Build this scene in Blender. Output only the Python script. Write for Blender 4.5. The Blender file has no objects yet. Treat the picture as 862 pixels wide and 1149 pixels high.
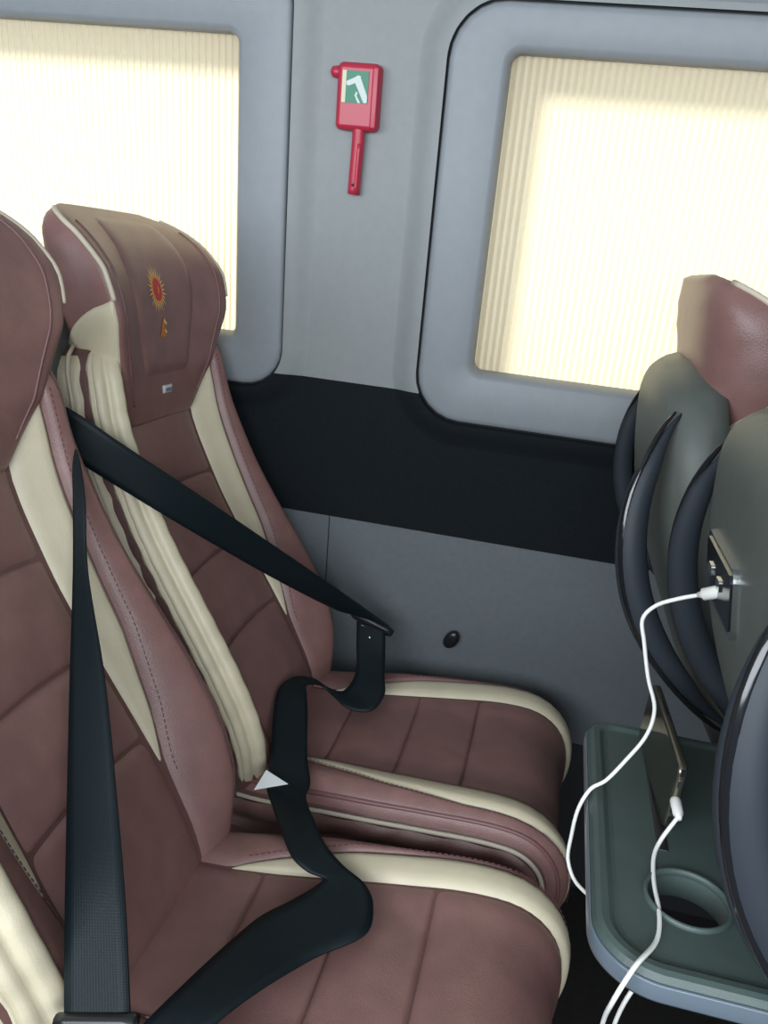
import bpy, bmesh, math, random
import numpy as np
from mathutils import Vector, Matrix

random.seed(7)
S = bpy.context.scene
COL = S.collection

# ------------------------------------------------------------------ camera, world, light
cam_d = bpy.data.cameras.new('camera')
cam = bpy.data.objects.new('camera', cam_d)
COL.objects.link(cam)
cam_d.sensor_fit = 'VERTICAL'
cam_d.sensor_height = 36.0
cam_d.lens = 36.0 * 950.0 / 1149.0
cam_d.clip_start = 0.02
AX = ((0.971, 0.163, -0.175), (0.213, -0.258, 0.943), (0.108, -0.953, -0.285))
_r = Vector([a[0] for a in AX]).normalized()
_f = Vector([a[2] for a in AX])
_f = (_f - _r * _f.dot(_r)).normalized()
_u = _r.cross(_f)
M4 = Matrix((_r, _u, -_f)).transposed().to_4x4()
M4.translation = Vector((0.0, -1.45, 1.20))
cam.matrix_world = M4
S.camera = cam

S.view_settings.view_transform = 'Standard'
S.view_settings.look = 'None'
S.view_settings.gamma = 1.0
S.view_settings.use_curve_mapping = False
S.view_settings.exposure = 0.0

world = bpy.data.worlds.new('sky')
S.world = world
world.use_nodes = True
_bg = world.node_tree.nodes['Background']
_bg.inputs[0].default_value = (0.86, 0.93, 1.0, 1)
_bg.inputs[1].default_value = 1.6

sun_d = bpy.data.lights.new('sun', 'SUN')
sun_d.energy = 8.0
sun_d.angle = math.radians(14)
sun_d.color = (1.0, 0.95, 0.86)
sun = bpy.data.objects.new('sun', sun_d)
COL.objects.link(sun)
sun.rotation_euler = Vector((0.55, -1.0, -0.62)).to_track_quat('-Z', 'Y').to_euler()

def area(name, loc, aim, sx, sy, power, color):
    d = bpy.data.lights.new(name, 'AREA')
    d.shape = 'RECTANGLE'; d.size = sx; d.size_y = sy; d.energy = power; d.color = color
    o = bpy.data.objects.new(name, d); COL.objects.link(o)
    o.location = loc
    o.rotation_euler = (Vector(aim) - Vector(loc)).to_track_quat('-Z', 'Y').to_euler()
    return o
# daylight through the windows on the other side of the bus
area('daylight_other_side', (-0.4, -2.34, 1.30), (-0.2, 0.0, 0.95), 3.2, 0.66, 72.0, (0.86, 0.93, 1.0))

# ------------------------------------------------------------------ materials
def mat(name, color, rough=0.5, var=0.0, vscale=20.0, bump=0.0, bscale=400.0, bdist=0.001, sheen=0.0, metal=0.0, spec=0.5, coat=0.0):
    m = bpy.data.materials.new(name); m.use_nodes = True
    nt = m.node_tree; p = nt.nodes['Principled BSDF']
    p.inputs['Base Color'].default_value = (*color, 1)
    p.inputs['Roughness'].default_value = rough
    p.inputs['Metallic'].default_value = metal
    p.inputs['Specular IOR Level'].default_value = spec
    p.inputs['Coat Weight'].default_value = coat
    p.inputs['Sheen Weight'].default_value = sheen
    tc = nt.nodes.new('ShaderNodeTexCoord')
    if var > 0:
        n = nt.nodes.new('ShaderNodeTexNoise'); n.inputs['Scale'].default_value = vscale; n.inputs['Detail'].default_value = 5
        nt.links.new(tc.outputs['Object'], n.inputs['Vector'])
        r = nt.nodes.new('ShaderNodeValToRGB')
        r.color_ramp.elements[0].position = 0.3; r.color_ramp.elements[1].position = 0.7
        r.color_ramp.elements[0].color = (*[c * (1 - var) for c in color], 1)
        r.color_ramp.elements[1].color = (*[min(1, c * (1 + var)) for c in color], 1)
        nt.links.new(n.outputs['Fac'], r.inputs['Fac'])
        nt.links.new(r.outputs['Color'], p.inputs['Base Color'])
    if bump > 0:
        v = nt.nodes.new('ShaderNodeTexVoronoi'); v.inputs['Scale'].default_value = bscale
        nt.links.new(tc.outputs['Object'], v.inputs['Vector'])
        b = nt.nodes.new('ShaderNodeBump'); b.inputs['Strength'].default_value = bump; b.inputs['Distance'].default_value = bdist
        nt.links.new(v.outputs['Distance'], b.inputs['Height'])
        nt.links.new(b.outputs['Normal'], p.inputs['Normal'])
    return m

M = {}
M['leather'] = mat('brown_leather', (0.210, 0.111, 0.100), 0.42, 0.10, 30, 0.25, 520, 0.0008)
M['leather_dark'] = mat('dark_brown_leather', (0.115, 0.058, 0.052), 0.45, 0.10, 30, 0.25, 520, 0.0008)
M['piping'] = mat('brown_piping', (0.17, 0.080, 0.078), 0.40)
M['cream'] = mat('cream_leather', (0.56, 0.50, 0.36), 0.48, 0.05, 25, 0.2, 520, 0.0008)
M['cream_piping'] = mat('cream_piping', (0.52, 0.46, 0.36), 0.5)
M['stitch'] = mat('purple_thread', (0.10, 0.04, 0.05), 0.8)
M['stitch_cream'] = mat('tan_thread', (0.42, 0.34, 0.22), 0.8)
M['shell'] = mat('grey_green_plastic', (0.085, 0.098, 0.088), 0.50, 0.06, 40, 0.15, 700, 0.0006)
M['fin'] = mat('blue_grey_plastic', (0.022, 0.028, 0.036), 0.55, spec=0.35)
M['black'] = mat('black_plastic', (0.012, 0.013, 0.015), 0.30)
M['black_gloss'] = mat('black_gloss_plastic', (0.010, 0.011, 0.013), 0.12)
M['navy'] = mat('blue_black_vinyl', (0.030, 0.038, 0.055), 0.38, 0.1, 30, 0.15, 600, 0.0006)
M['metal'] = mat('dark_metal', (0.06, 0.06, 0.065), 0.4, metal=0.8)
M['chrome'] = mat('chrome', (0.75, 0.77, 0.78), 0.18, metal=1.0)
M['silver'] = mat('silver_label', (0.62, 0.64, 0.66), 0.35, metal=0.3)
M['wall'] = mat('light_grey_trim', (0.225, 0.242, 0.242), 0.60, 0.03, 60, 0.2, 900, 0.0005)
M['wall_low'] = mat('blue_grey_trim', (0.125, 0.142, 0.152), 0.65, 0.05, 90, 0.3, 900, 0.0006)
M['band'] = mat('charcoal_fabric', (0.0085, 0.0115, 0.014), 0.85, 0.12, 200, 0.5, 1100, 0.0006, spec=0.15)
M['frame'] = mat('grey_window_frame', (0.215, 0.235, 0.252), 0.50, 0.03, 60, 0.15, 900, 0.0005)
M['gap_shade'] = mat('gap_shade_black', (0.015, 0.016, 0.018), 0.7)  # near-black that paints the shade in narrow gaps and holes
M['reveal'] = mat('tan_reveal', (0.38, 0.30, 0.20), 0.7)
M['ceiling'] = mat('ceiling_fabric', (0.36, 0.37, 0.37), 0.8)
M['overhead'] = mat('overhead_grey', (0.30, 0.32, 0.34), 0.7)
M['floor'] = mat('dark_floor', (0.020, 0.018, 0.017), 0.7, 0.2, 60)
M['kick'] = mat('wall_foot_shadow', (0.022, 0.024, 0.027), 0.7)  # dark floor shadow put into the colour of the wall foot
M['tray'] = mat('green_grey_tray', (0.058, 0.085, 0.078), 0.45, 0.05, 40, 0.2, 800, 0.0005)
M['tray_edge_lit'] = mat('tray_edge_bluish_light', (0.11, 0.14, 0.17), 0.28)  # bluish light on the tray edge put into the colour
M['red'] = mat('red_plastic', (0.40, 0.022, 0.050), 0.38)
M['green'] = mat('sign_green', (0.01, 0.17, 0.09), 0.45)
M['sign_white'] = mat('sign_white', (0.5, 0.56, 0.54), 0.45)
M['sign_pale'] = mat('sign_pale_yellow', (0.55, 0.52, 0.36), 0.45)
M['gold'] = mat('gold_thread', (0.62, 0.28, 0.05), 0.5)
M['gold_pale'] = mat('pale_gold_thread', (0.80, 0.52, 0.20), 0.5)
M['emb_red'] = mat('red_thread', (0.50, 0.03, 0.05), 0.55)
M['orange'] = mat('orange_thread', (0.48, 0.16, 0.02), 0.5)
M['cable'] = mat('white_cable', (0.80, 0.80, 0.76), 0.40)
M['paper'] = mat('white_label', (0.88, 0.92, 0.92), 0.6)
M['screen'] = mat('phone_glass', (0.018, 0.018, 0.014), 0.10)
M['phone_edge'] = mat('phone_metal_edge', (0.22, 0.20, 0.16), 0.28, metal=0.9)

def belt_material():
    m = mat('seat_belt_webbing', (0.0032, 0.0085, 0.0115), 0.50, sheen=0.0, spec=0.3)
    nt = m.node_tree; p = nt.nodes['Principled BSDF']
    uv = nt.nodes.new('ShaderNodeUVMap')
    w = nt.nodes.new('ShaderNodeTexWave'); w.inputs['Scale'].default_value = 7.0; w.bands_direction = 'X'
    w2 = nt.nodes.new('ShaderNodeTexWave'); w2.inputs['Scale'].default_value = 300.0; w2.bands_direction = 'Y'
    nt.links.new(uv.outputs['UV'], w.inputs['Vector']); nt.links.new(uv.outputs['UV'], w2.inputs['Vector'])
    mx = nt.nodes.new('ShaderNodeMath'); mx.operation = 'ADD'
    nt.links.new(w.outputs['Fac'], mx.inputs[0]); nt.links.new(w2.outputs['Fac'], mx.inputs[1])
    b = nt.nodes.new('ShaderNodeBump'); b.inputs['Strength'].default_value = 0.25; b.inputs['Distance'].default_value = 0.0006
    nt.links.new(mx.outputs[0], b.inputs['Height']); nt.links.new(b.outputs['Normal'], p.inputs['Normal'])
    return m
M['belt'] = belt_material()

def shade_material():
    m = bpy.data.materials.new('pleated_shade_cloth'); m.use_nodes = True
    nt = m.node_tree
    for n in list(nt.nodes): nt.nodes.remove(n)
    out = nt.nodes.new('ShaderNodeOutputMaterial')
    tr = nt.nodes.new('ShaderNodeBsdfTranslucent'); tr.inputs[0].default_value = (0.86, 0.76, 0.58, 1)
    df = nt.nodes.new('ShaderNodeBsdfDiffuse'); df.inputs[0].default_value = (0.80, 0.72, 0.58, 1)
    mx = nt.nodes.new('ShaderNodeMixShader'); mx.inputs[0].default_value = 0.62
    nt.links.new(df.outputs[0], mx.inputs[1]); nt.links.new(tr.outputs[0], mx.inputs[2])
    nt.links.new(mx.outputs[0], out.inputs[0])
    return m
M['shade'] = shade_material()

def glass_material():
    m = bpy.data.materials.new('window_glass'); m.use_nodes = True
    nt = m.node_tree
    for n in list(nt.nodes): nt.nodes.remove(n)
    out = nt.nodes.new('ShaderNodeOutputMaterial')
    t = nt.nodes.new('ShaderNodeBsdfTransparent'); t.inputs[0].default_value = (0.90, 0.93, 0.90, 1)
    g = nt.nodes.new('ShaderNodeBsdfGlossy'); g.inputs['Roughness'].default_value = 0.02
    mx = nt.nodes.new('ShaderNodeMixShader'); mx.inputs[0].default_value = 0.06
    nt.links.new(t.outputs[0], mx.inputs[1]); nt.links.new(g.outputs[0], mx.inputs[2])
    nt.links.new(mx.outputs[0], out.inputs[0])
    return m
M['glass'] = glass_material()

# ------------------------------------------------------------------ helpers
def link(name, me, m, parent=None, smooth=True):
    if smooth:
        for f in me.polygons: f.use_smooth = True
    me.materials.append(M[m] if isinstance(m, str) else m)
    o = bpy.data.objects.new(name, me); COL.objects.link(o)
    if parent is not None: o.parent = parent
    return o

def pyd(name, verts, faces, m, parent=None, smooth=True, fix=False):
    me = bpy.data.meshes.new(name)
    me.from_pydata([tuple(float(c) for c in v) for v in verts], [], faces)
    if fix:
        bm = bmesh.new(); bm.from_mesh(me); bmesh.ops.recalc_face_normals(bm, faces=bm.faces[:]); bm.to_mesh(me); bm.free()
    me.update()
    return link(name, me, m, parent, smooth)

def frombm(name, bm, m, parent=None, smooth=False):
    bmesh.ops.recalc_face_normals(bm, faces=bm.faces[:])
    me = bpy.data.meshes.new(name); bm.to_mesh(me); bm.free()
    return link(name, me, m, parent, smooth)

def empty(name, loc):
    o = bpy.data.objects.new(name, None); COL.objects.link(o); o.location = loc
    o.empty_display_size = 0.05
    return o

def tag(o, label, cat, group=None):
    o['label'] = label; o['category'] = cat
    if group: o['group'] = group
    return o

def structure(o, label=None):
    o['kind'] = 'structure'
    if label: o['label'] = label
    return o

def grid(name, fn, nu, nv, m, parent, edge=1.7):
    ts = lambda n: [(lambda t: math.copysign(1 - (1 - abs(t)) ** edge, t))(2 * i / (n - 1) - 1) for i in range(n)]
    A, B = ts(nu), ts(nv)
    vs = [fn(a, b) for b in B for a in A]
    fs = [(j * nu + i, j * nu + i + 1, (j + 1) * nu + i + 1, (j + 1) * nu + i) for j in range(nv - 1) for i in range(nu - 1)]
    return pyd(name, vs, fs, m, parent)

def smooth_path(pts, n):
    P = np.array(pts, float)
    if len(P) < 3: 
        t = np.linspace(0, 1, n)[:, None]; return P[0] * (1 - t) + P[-1] * t
    d = np.r_[0, np.cumsum(np.sqrt(np.linalg.norm(np.diff(P, axis=0), axis=1)) + 1e-9)]
    out = []
    for s in np.linspace(0, d[-1], n):
        i = min(max(np.searchsorted(d, s) - 1, 0), len(P) - 2)
        t = (s - d[i]) / (d[i + 1] - d[i])
        def tan(k):
            if k == 0: return (P[1] - P[0]) / (d[1] - d[0])
            if k == len(P) - 1: return (P[-1] - P[-2]) / (d[-1] - d[-2])
            return (P[k + 1] - P[k - 1]) / (d[k + 1] - d[k - 1])
        h = d[i + 1] - d[i]
        m0, m1 = tan(i) * h, tan(i + 1) * h
        out.append((2 * t**3 - 3 * t**2 + 1) * P[i] + (t**3 - 2 * t**2 + t) * m0 + (-2 * t**3 + 3 * t**2) * P[i + 1] + (t**3 - t**2) * m1)
    return np.array(out)

def tube_geo(path, r, n=8, closed=False, up=None):
    """r: radius or (ra, rb) ellipse or list of radii."""
    P = np.array(path, float); k = len(P)
    T = np.gradient(P, axis=0)
    if closed:
        T = np.roll(P, -1, 0) - np.roll(P, 1, 0)
    T /= np.linalg.norm(T, axis=1)[:, None] + 1e-12
    ref = np.array(up if up is not None else (0.13, 0.97, 0.21), float)
    vs = []
    for i in range(k):
        a = ref - T[i] * ref.dot(T[i]); a /= np.linalg.norm(a) + 1e-12
        if up is None: ref = a
        b = np.cross(T[i], a)
        ri = r[i] if isinstance(r, (list, np.ndarray)) else r
        ra, rb = ri if isinstance(ri, tuple) else (ri, ri)
        for j in range(n):
            t = 2 * math.pi * j / n
            vs.append(P[i] + a * ra * math.cos(t) + b * rb * math.sin(t))
    fs = []
    for i in range(k if closed else k - 1):
        for j in range(n):
            q = (i + 1) % k
            fs.append((i * n + j, i * n + (j + 1) % n, q * n + (j + 1) % n, q * n + j))
    if not closed:
        fs.append(tuple(range(n - 1, -1, -1))); fs.append(tuple((k - 1) * n + j for j in range(n)))
    return vs, fs

def tube(name, path, r, m, parent=None, n=8, closed=False, up=None):
    v, f = tube_geo(path, r, n, closed, up)
    return pyd(name, v, f, m, parent)

def dashes(name, path, m, parent, r=0.0007, dash=0.0045, gap=0.003):
    P = np.array(path, float)
    d = np.r_[0, np.cumsum(np.linalg.norm(np.diff(P, axis=0), axis=1))]
    V, F = [], []
    s = 0
    while s + dash < d[-1]:
        q = [np.array([np.interp(x, d, P[:, c]) for c in range(3)]) for x in (s, s + dash)]
        v, f = tube_geo(q, r, 4)
        o = len(V); V += v; F += [tuple(i + o for i in t) for t in f]
        s += dash + gap
    o = pyd(name, V, F, m, parent, smooth=False)
    o['kind'] = 'stuff'
    return o

def rows_body(name, rows, m, parent, smooth=True):
    n = len(rows[0]); V = [p for r in rows for p in r]; F = []
    for i in range(len(rows) - 1):
        for j in range(n):
            F.append((i * n + j, i * n + (j + 1) % n, (i + 1) * n + (j + 1) % n, (i + 1) * n + j))
    F.append(tuple(range(n - 1, -1, -1))); F.append(tuple((len(rows) - 1) * n + j for j in range(n)))
    return pyd(name, V, F, m, parent, smooth, fix=True)

def bevel_box(name, size, m, parent, loc=(0, 0, 0), bevel=0.004, seg=3, rot=None, taper=None):
    bm = bmesh.new(); bmesh.ops.create_cube(bm, size=1)
    for v in bm.verts:
        v.co = Vector((v.co.x * size[0], v.co.y * size[1], v.co.z * size[2]))
    if taper: 
        for v in bm.verts: taper(v.co)
    bmesh.ops.bevel(bm, geom=bm.edges[:] , offset=bevel, segments=seg, affect='EDGES', profile=0.6)
    if rot is not None: bmesh.ops.transform(bm, matrix=rot.to_4x4(), verts=bm.verts)
    bmesh.ops.translate(bm, vec=Vector(loc), verts=bm.verts)
    return frombm(name, bm, m, parent, True)

def copy_tree(o, parent=None):
    c = o.copy(); COL.objects.link(c); c.parent = parent
    for ch in o.children: copy_tree(ch, c)
    return c

def curve(xs, ys, sm=0.02):
    """smooth 1-D interpolation, box-blurred"""
    t = np.linspace(xs[0] - 0.1, xs[-1] + 0.1, 1200)
    lo = (ys[1] - ys[0]) / (xs[1] - xs[0]); hi = (ys[-1] - ys[-2]) / (xs[-1] - xs[-2])
    y = np.interp(t, xs, ys)
    y = np.where(t < xs[0], ys[0] + lo * (t - xs[0]), y); y = np.where(t > xs[-1], ys[-1] + hi * (t - xs[-1]), y)
    k = max(3, int(sm / (t[1] - t[0])) | 1)
    for _ in range(2):
        yp = np.pad(y, k // 2, mode='edge'); y = np.convolve(yp, np.ones(k) / k, mode='valid')
    return lambda x: float(np.interp(x, t, y))

def sst(x, a, b):
    t = min(1, max(0, (x - a) / (b - a))); return t * t * (3 - 2 * t)

# ------------------------------------------------------------------ wall, windows, floor, ceiling
LEAN = 0.12; TL = math.tan(LEAN)
def WP(x, z, out=0.0):
    """a point on the leaning side wall; out > 0 is away from the cabin"""
    return Vector((x, 0.06 - TL * (z - 0.5) + out * math.cos(LEAN), z + out * math.sin(LEAN)))

def wall_quads(xs, zs, holes, out, skip_test=True):
    V, F = [], []
    for i in range(len(xs) - 1):
        for j in range(len(zs) - 1):
            xm, zm = (xs[i] + xs[i + 1]) / 2, (zs[j] + zs[j + 1]) / 2
            if any(h[0] < xm < h[1] and h[2] < zm < h[3] for h in holes): continue
            k = len(V)
            V += [WP(xs[i], zs[j], out), WP(xs[i + 1], zs[j], out), WP(xs[i + 1], zs[j + 1], out), WP(xs[i], zs[j + 1], out)]
            F.append((k, k + 1, k + 2, k + 3))
    return V, F

WIN = [(-1.42, -0.572, 1.0455, 1.510), (-0.145, 0.689, 1.035, 1.508)]   # visible shade openings
holes_in = [(a - 0.02, b + 0.02, c - 0.02, d + 0.02) for a, b, c, d in WIN]
DEPTH = 0.125
x0w, x1w = -2.4, 2.4
xs = sorted({x0w, x1w, *[h[0] for h in holes_in], *[h[1] for h in holes_in]})
zs = sorted({0.334, 1.95, *[h[2] for h in holes_in], *[h[3] for h in holes_in]})
V, F = wall_quads(xs, zs, holes_in, 0.0)
wall_far = pyd('wall_far', V, F, 'wall', None, False)
structure(wall_far, 'light grey moulded side wall of the bus between the windows')
# outer skin of the bus, with the glazed openings
holes_out = [(a + 0.005, b - 0.005, c - 0.02, d - 0.01) for a, b, c, d in WIN]
xs = sorted({x0w, x1w, *[h[0] for h in holes_out], *[h[1] for h in holes_out]})
zs = sorted({0.0, 1.95, *[h[2] for h in holes_out], *[h[3] for h in holes_out]})
V, F = wall_quads(xs, zs, holes_out, DEPTH)
pyd('outer_skin', V, F, 'reveal', wall_far, False)

def rrect(x0, x1, z0, z1, r, n=7, zsplit=None):
    """rounded rectangle, counter-clockwise from lower right; same count for every call"""
    P = []
    for cx, cz, a0 in ((x1 - r, z0 + r, -90), (x1 - r, z1 - r, 0), (x0 + r, z1 - r, 90), (x0 + r, z0 + r, 180)):
        for i in range(n):
            a = math.radians(a0 + 90 * i / (n - 1)); P.append((cx + r * math.cos(a), cz + r * math.sin(a)))
        if zsplit and a0 == 90: P.append((x0, zsplit))
        if zsplit and a0 == -90: P.append((x1, zsplit))
    return P

def ring_strip(loops, keep=None):
    n = len(loops[0]); V = [p for l in loops for p in l]; F = []
    for k in range(len(loops) - 1):
        for i in range(n):
            j = (i + 1) % n
            if keep and not keep(i, j): continue
            F.append((k * n + i, k * n + j, (k + 1) * n + j, (k + 1) * n + i))
    return V, F

FR = [(-1.514, -0.482, 0.961, 1.618, 0.07), (-0.235, 0.783, 0.947, 1.573, 0.078)]
BAND = (0.728, 0.986)
for k, (w, fr) in enumerate(zip(WIN, FR)):
    a, b, c, d = w
    root = empty('window_%d' % (k + 1), WP((a + b) / 2, c, 0))
    structure(root, ['rectangular bus window with a broad grey frame behind the two facing seats', 'rectangular bus window with a broad grey frame beside the front seats'][k])
    off = root.location
    L = lambda pts, o: [WP(x, z, o) - off for x, z in pts]
    X0, X1, Z0, Z1, R_ = fr
    o_ = lambda e, r: rrect(X0 - e, X1 + e, Z0 - e, Z1 + e, R_ + r)
    i_ = lambda e, r: rrect(a - e, b + e, c - e, d + e, max(0.004, 0.016 + r))
    loops = [L(o_(0, 0), 0.004), L(o_(0, 0), -0.010), L(o_(-0.003, -0.003), -0.014), L(o_(-0.010, -0.010), -0.0155),
             L(i_(0.012, 0.010), -0.012), L(i_(0.006, 0.005), -0.009), L(i_(0.002, 0.001), -0.003), L(i_(0.0, 0), 0.008), L(i_(0, 0), 0.02)]
    V, F = ring_strip(loops); pyd('window_frame', V, F, 'frame', root)
    V, F = ring_strip([L(o_(0.004, 0.003), 0.002), L(o_(0.004, 0.003), -0.007), L(o_(-0.001, 0), -0.007)])
    pyd('gap_shade', V, F, 'gap_shade', root)  # black ring painting the shadow gap around the frame
    # deep reveal from the shade out to the glass, and the glass pane
    H = holes_out[k]
    rv = [L(rrect(a - 0.012, b + 0.012, c - 0.012, d + 0.012, 0.01), 0.018), L(rrect(a - 0.012, b + 0.012, c - 0.012, d + 0.012, 0.01), 0.045), L(rrect(H[0], H[1], H[2], H[3], 0.006), DEPTH)]
    V, F = ring_strip(rv); pyd('reveal', V, F, 'reveal', root)
    gp = L([(H[0], H[2]), (H[1], H[2]), (H[1], H[3]), (H[0], H[3])], DEPTH - 0.006)
    gq = L([(H[0], H[2]), (H[1], H[2]), (H[1], H[3]), (H[0], H[3])], DEPTH - 0.002)
    pyd('glass_pane', gp + gq, [(0, 1, 2, 3), (7, 6, 5, 4), (0, 4, 5, 1), (1, 5, 6, 2), (2, 6, 7, 3), (3, 7, 4, 0)], 'glass', root, False)
    # the pleated shade: vertical folds
    pitch = 0.0115; n = int((b - a + 0.012) / (pitch / 4)); V = []; F = []
    sh_off = WP((a + b) / 2, c, 0.02)
    for i in range(n + 1):
        x = a - 0.006 + (b - a + 0.012) * i / n
        t = (i % 4) / 4.0
        amp = 0.0024 * math.sin(2 * math.pi * t) 
        for z in (c - 0.006, d + 0.006):
            V.append(WP(x, z, 0.0235 + amp) - sh_off)
        if i: F.append((2 * i - 2, 2 * i, 2 * i + 1, 2 * i - 1))
    sh = pyd('pleated_shade', V, F, 'shade', None, False)
    sh.location = sh_off
    tag(sh, ['closed cream pleated shade glowing behind the embroidered headrest', 'closed cream pleated shade glowing above the dark band beside the front seats'][k], 'window shade', 'pleated window shades')
    if True:
        # moulded lip around the frame of this window
        rr = lambda e: rrect(X0 - e, X1 + e, Z0 - e, Z1 + e, R_ + e, 14)
        es = [0.0035, 0.010, 0.017, 0.025, 0.033, 0.041, 0.048, 0.054]
        for nm, m_, add, sgn in (('lip_upper', 'wall', 0.0, 1), ('lip_lower', 'band', 0.0032, -1)):
            lp = [L(rr(e), -(0.0150 * (0.5 + 0.5 * math.cos(math.pi * min(1, max(0, (e - .008) / .046)))) + add - 0.0008)) for e in es]
            V, F = ring_strip(lp)
            bm = bmesh.new(); vv = [bm.verts.new(v) for v in V]
            for f in F: bm.faces.new([vv[i] for i in f])
            bmesh.ops.bisect_plane(bm, geom=bm.verts[:] + bm.edges[:] + bm.faces[:], plane_co=WP(0, BAND[1], 0) - off, plane_no=(0, 0, sgn), clear_inner=True)
            frombm(nm, bm, m_, root, True)

def wall_board(name, x0, x1, z0, z1, thick, m, parent=None, ch=0.003):
    lp = []
    for e, o in ((0, 0.0), (0, -thick + ch), (-ch, -thick)):
        lp.append([WP(x, z, o) for x, z in ((x0 - e, z0 - e), (x1 + e, z0 - e), (x1 + e, z1 + e), (x0 - e, z1 + e))])
    V, F = ring_strip(lp); F.append((8, 9, 10, 11))
    return pyd(name, V, F, m, parent, False)
structure(wall_board('trim_1', x0w, x1w, BAND[0], BAND[1], 0.003, 'band', None, 0.001), 'charcoal fabric band running along the wall under the windows')
wall_board('lower_panel', x0w, -0.3785, 0.336, BAND[0] - 0.001, 0.002, 'wall_low', wall_far, 0.001)
wall_board('lower_panel', -0.3775, x1w, 0.336, BAND[0] - 0.001, 0.002, 'wall_low', wall_far, 0.001)
wall_board('panel_gap', -0.3786, -0.3774, 0.336, BAND[0] - 0.001, 0.0021, 'gap_shade', wall_far, 0.0001)
V = [WP(x0w, 0.334), WP(x1w, 0.334), (x1w, 0.09, 0.0), (x0w, 0.09, 0.0)]
structure(pyd('baseboard_far', V, [(0, 1, 2, 3)], 'kick', None, False), 'foot of the wall below the grey panel, floor shadow in its dark colour')
# overhead panel above the windows
V = [WP(x0w, 1.578, -0.004), WP(x1w, 1.578, -0.004), WP(x1w, 1.615, -0.05), WP(x0w, 1.615, -0.05), Vector((x1w, -0.50, 1.72)), Vector((x0w, -0.50, 1.72)), Vector((x1w, -0.50, 1.93)), Vector((x0w, -0.50, 1.93))]
structure(pyd('trim_2', V, [(0, 1, 2, 3), (3, 2, 4, 5), (5, 4, 6, 7)], 'overhead', None, False), 'grey overhead panel above the window')
structure(pyd('floor', [(x0w, 0.15, 0), (x1w, 0.15, 0), (x1w, -2.45, 0), (x0w, -2.45, 0)], [(0, 1, 2, 3)], 'floor', None, False), 'dark bus floor')
structure(pyd('ceiling', [(x0w, 0.15, 1.93), (x1w, 0.15, 1.93), (x1w, -2.45, 1.93), (x0w, -2.45, 1.93)], [(3, 2, 1, 0)], 'ceiling', None, False), 'pale bus ceiling')
def box_verts(x0, x1, y0, y1, z0, z1):
    return [(x0, y0, z0), (x1, y0, z0), (x1, y1, z0), (x0, y1, z0), (x0, y0, z1), (x1, y0, z1), (x1, y1, z1), (x0, y1, z1)], \
           [(0, 3, 2, 1), (4, 5, 6, 7), (0, 1, 5, 4), (1, 2, 6, 5), (2, 3, 7, 6), (3, 0, 4, 7)]
V, F = box_verts(x0w, x1w, -2.45, -2.38, 0, 0.95)
wn = structure(pyd('wall_near', V, F, 'wall', None, False), 'wall on the other side of the aisle')
V, F = box_verts(x0w, x1w, -2.45, -2.38, 1.64, 1.93); pyd('upper_panel', V, F, 'wall', wn, False)
V, F = box_verts(x0w - 0.05, x0w, -2.45, 0.2, 0, 1.95); structure(pyd('wall_back', V, F, 'wall', None, False), 'rear wall of the cabin')
V, F = box_verts(x1w, x1w + 0.05, -2.45, 0.2, 0, 1.95); structure(pyd('wall_front', V, F, 'wall', None, False), 'front wall of the cabin')

# ------------------------------------------------------------------ seat
OX = 0.15                                  # local x = world x of the rear row + OX
CXZ = curve([.36, .44, .51, .60, .69, .78, .86, .93, .98, 1.05, 1.12, 1.17, 1.21, 1.25],
            [-.318, -.334, -.362, -.418, -.474, -.528, -.569, -.603, -.618, -.630, -.637, -.655, -.684, -.73], 0.05)
WZ = curve([.40, .46, .52, .58, .66, .75, .85, .95, 1.01, 1.035, 1.052], [.168, .194, .215, .223, .220, .212, .203, .195, .190, .178, .146], 0.012)
HBZ = curve([.40, .46, .52, .58, .66, .74, .82, .90, 1.0, 1.05], [.000, .016, .042, .054, .054, .049, .045, .046, .050, .040], 0.04)
AZ = curve([.40, .52, .57, .63, .72, .80, .88, .95, 1.01, 1.06], [.112, .118, .121, .118, .112, .107, .106, .112, .122, .128], 0.02)
BZ = curve([.40, .52, .57, .63, .72, .80, .88, .95, 1.01, 1.06], [.113, .119, .123, .138, .149, .150, .149, .151, .147, .140], 0.02)
TZ = curve([.40, .50, .9, 1.0, 1.05], [.10, .105, .095, .085, .06], 0.03)

def nrm(z):
    e = 0.004; tx, tz = CXZ(z + e) - CXZ(z - e), 2 * e
    l = math.hypot(tx, tz); return (tz / l, -tx / l)
def hgt(u, z):
    w = WZ(z); s = abs(u) / w; hb = HBZ(z)
    h = hb * (1.0 if u > 0 else 0.78) * sst(s, 0.50, 0.88)
    if s > 0.86: h -= 0.026 * ((s - 0.86) / 0.14) ** 2
    return h
def BP(u, z, off=0.0):
    nx, nz = nrm(z); h = hgt(u, z) + off
    return np.array((CXZ(z) + OX + nx * h, u, z + nz * h))

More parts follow.
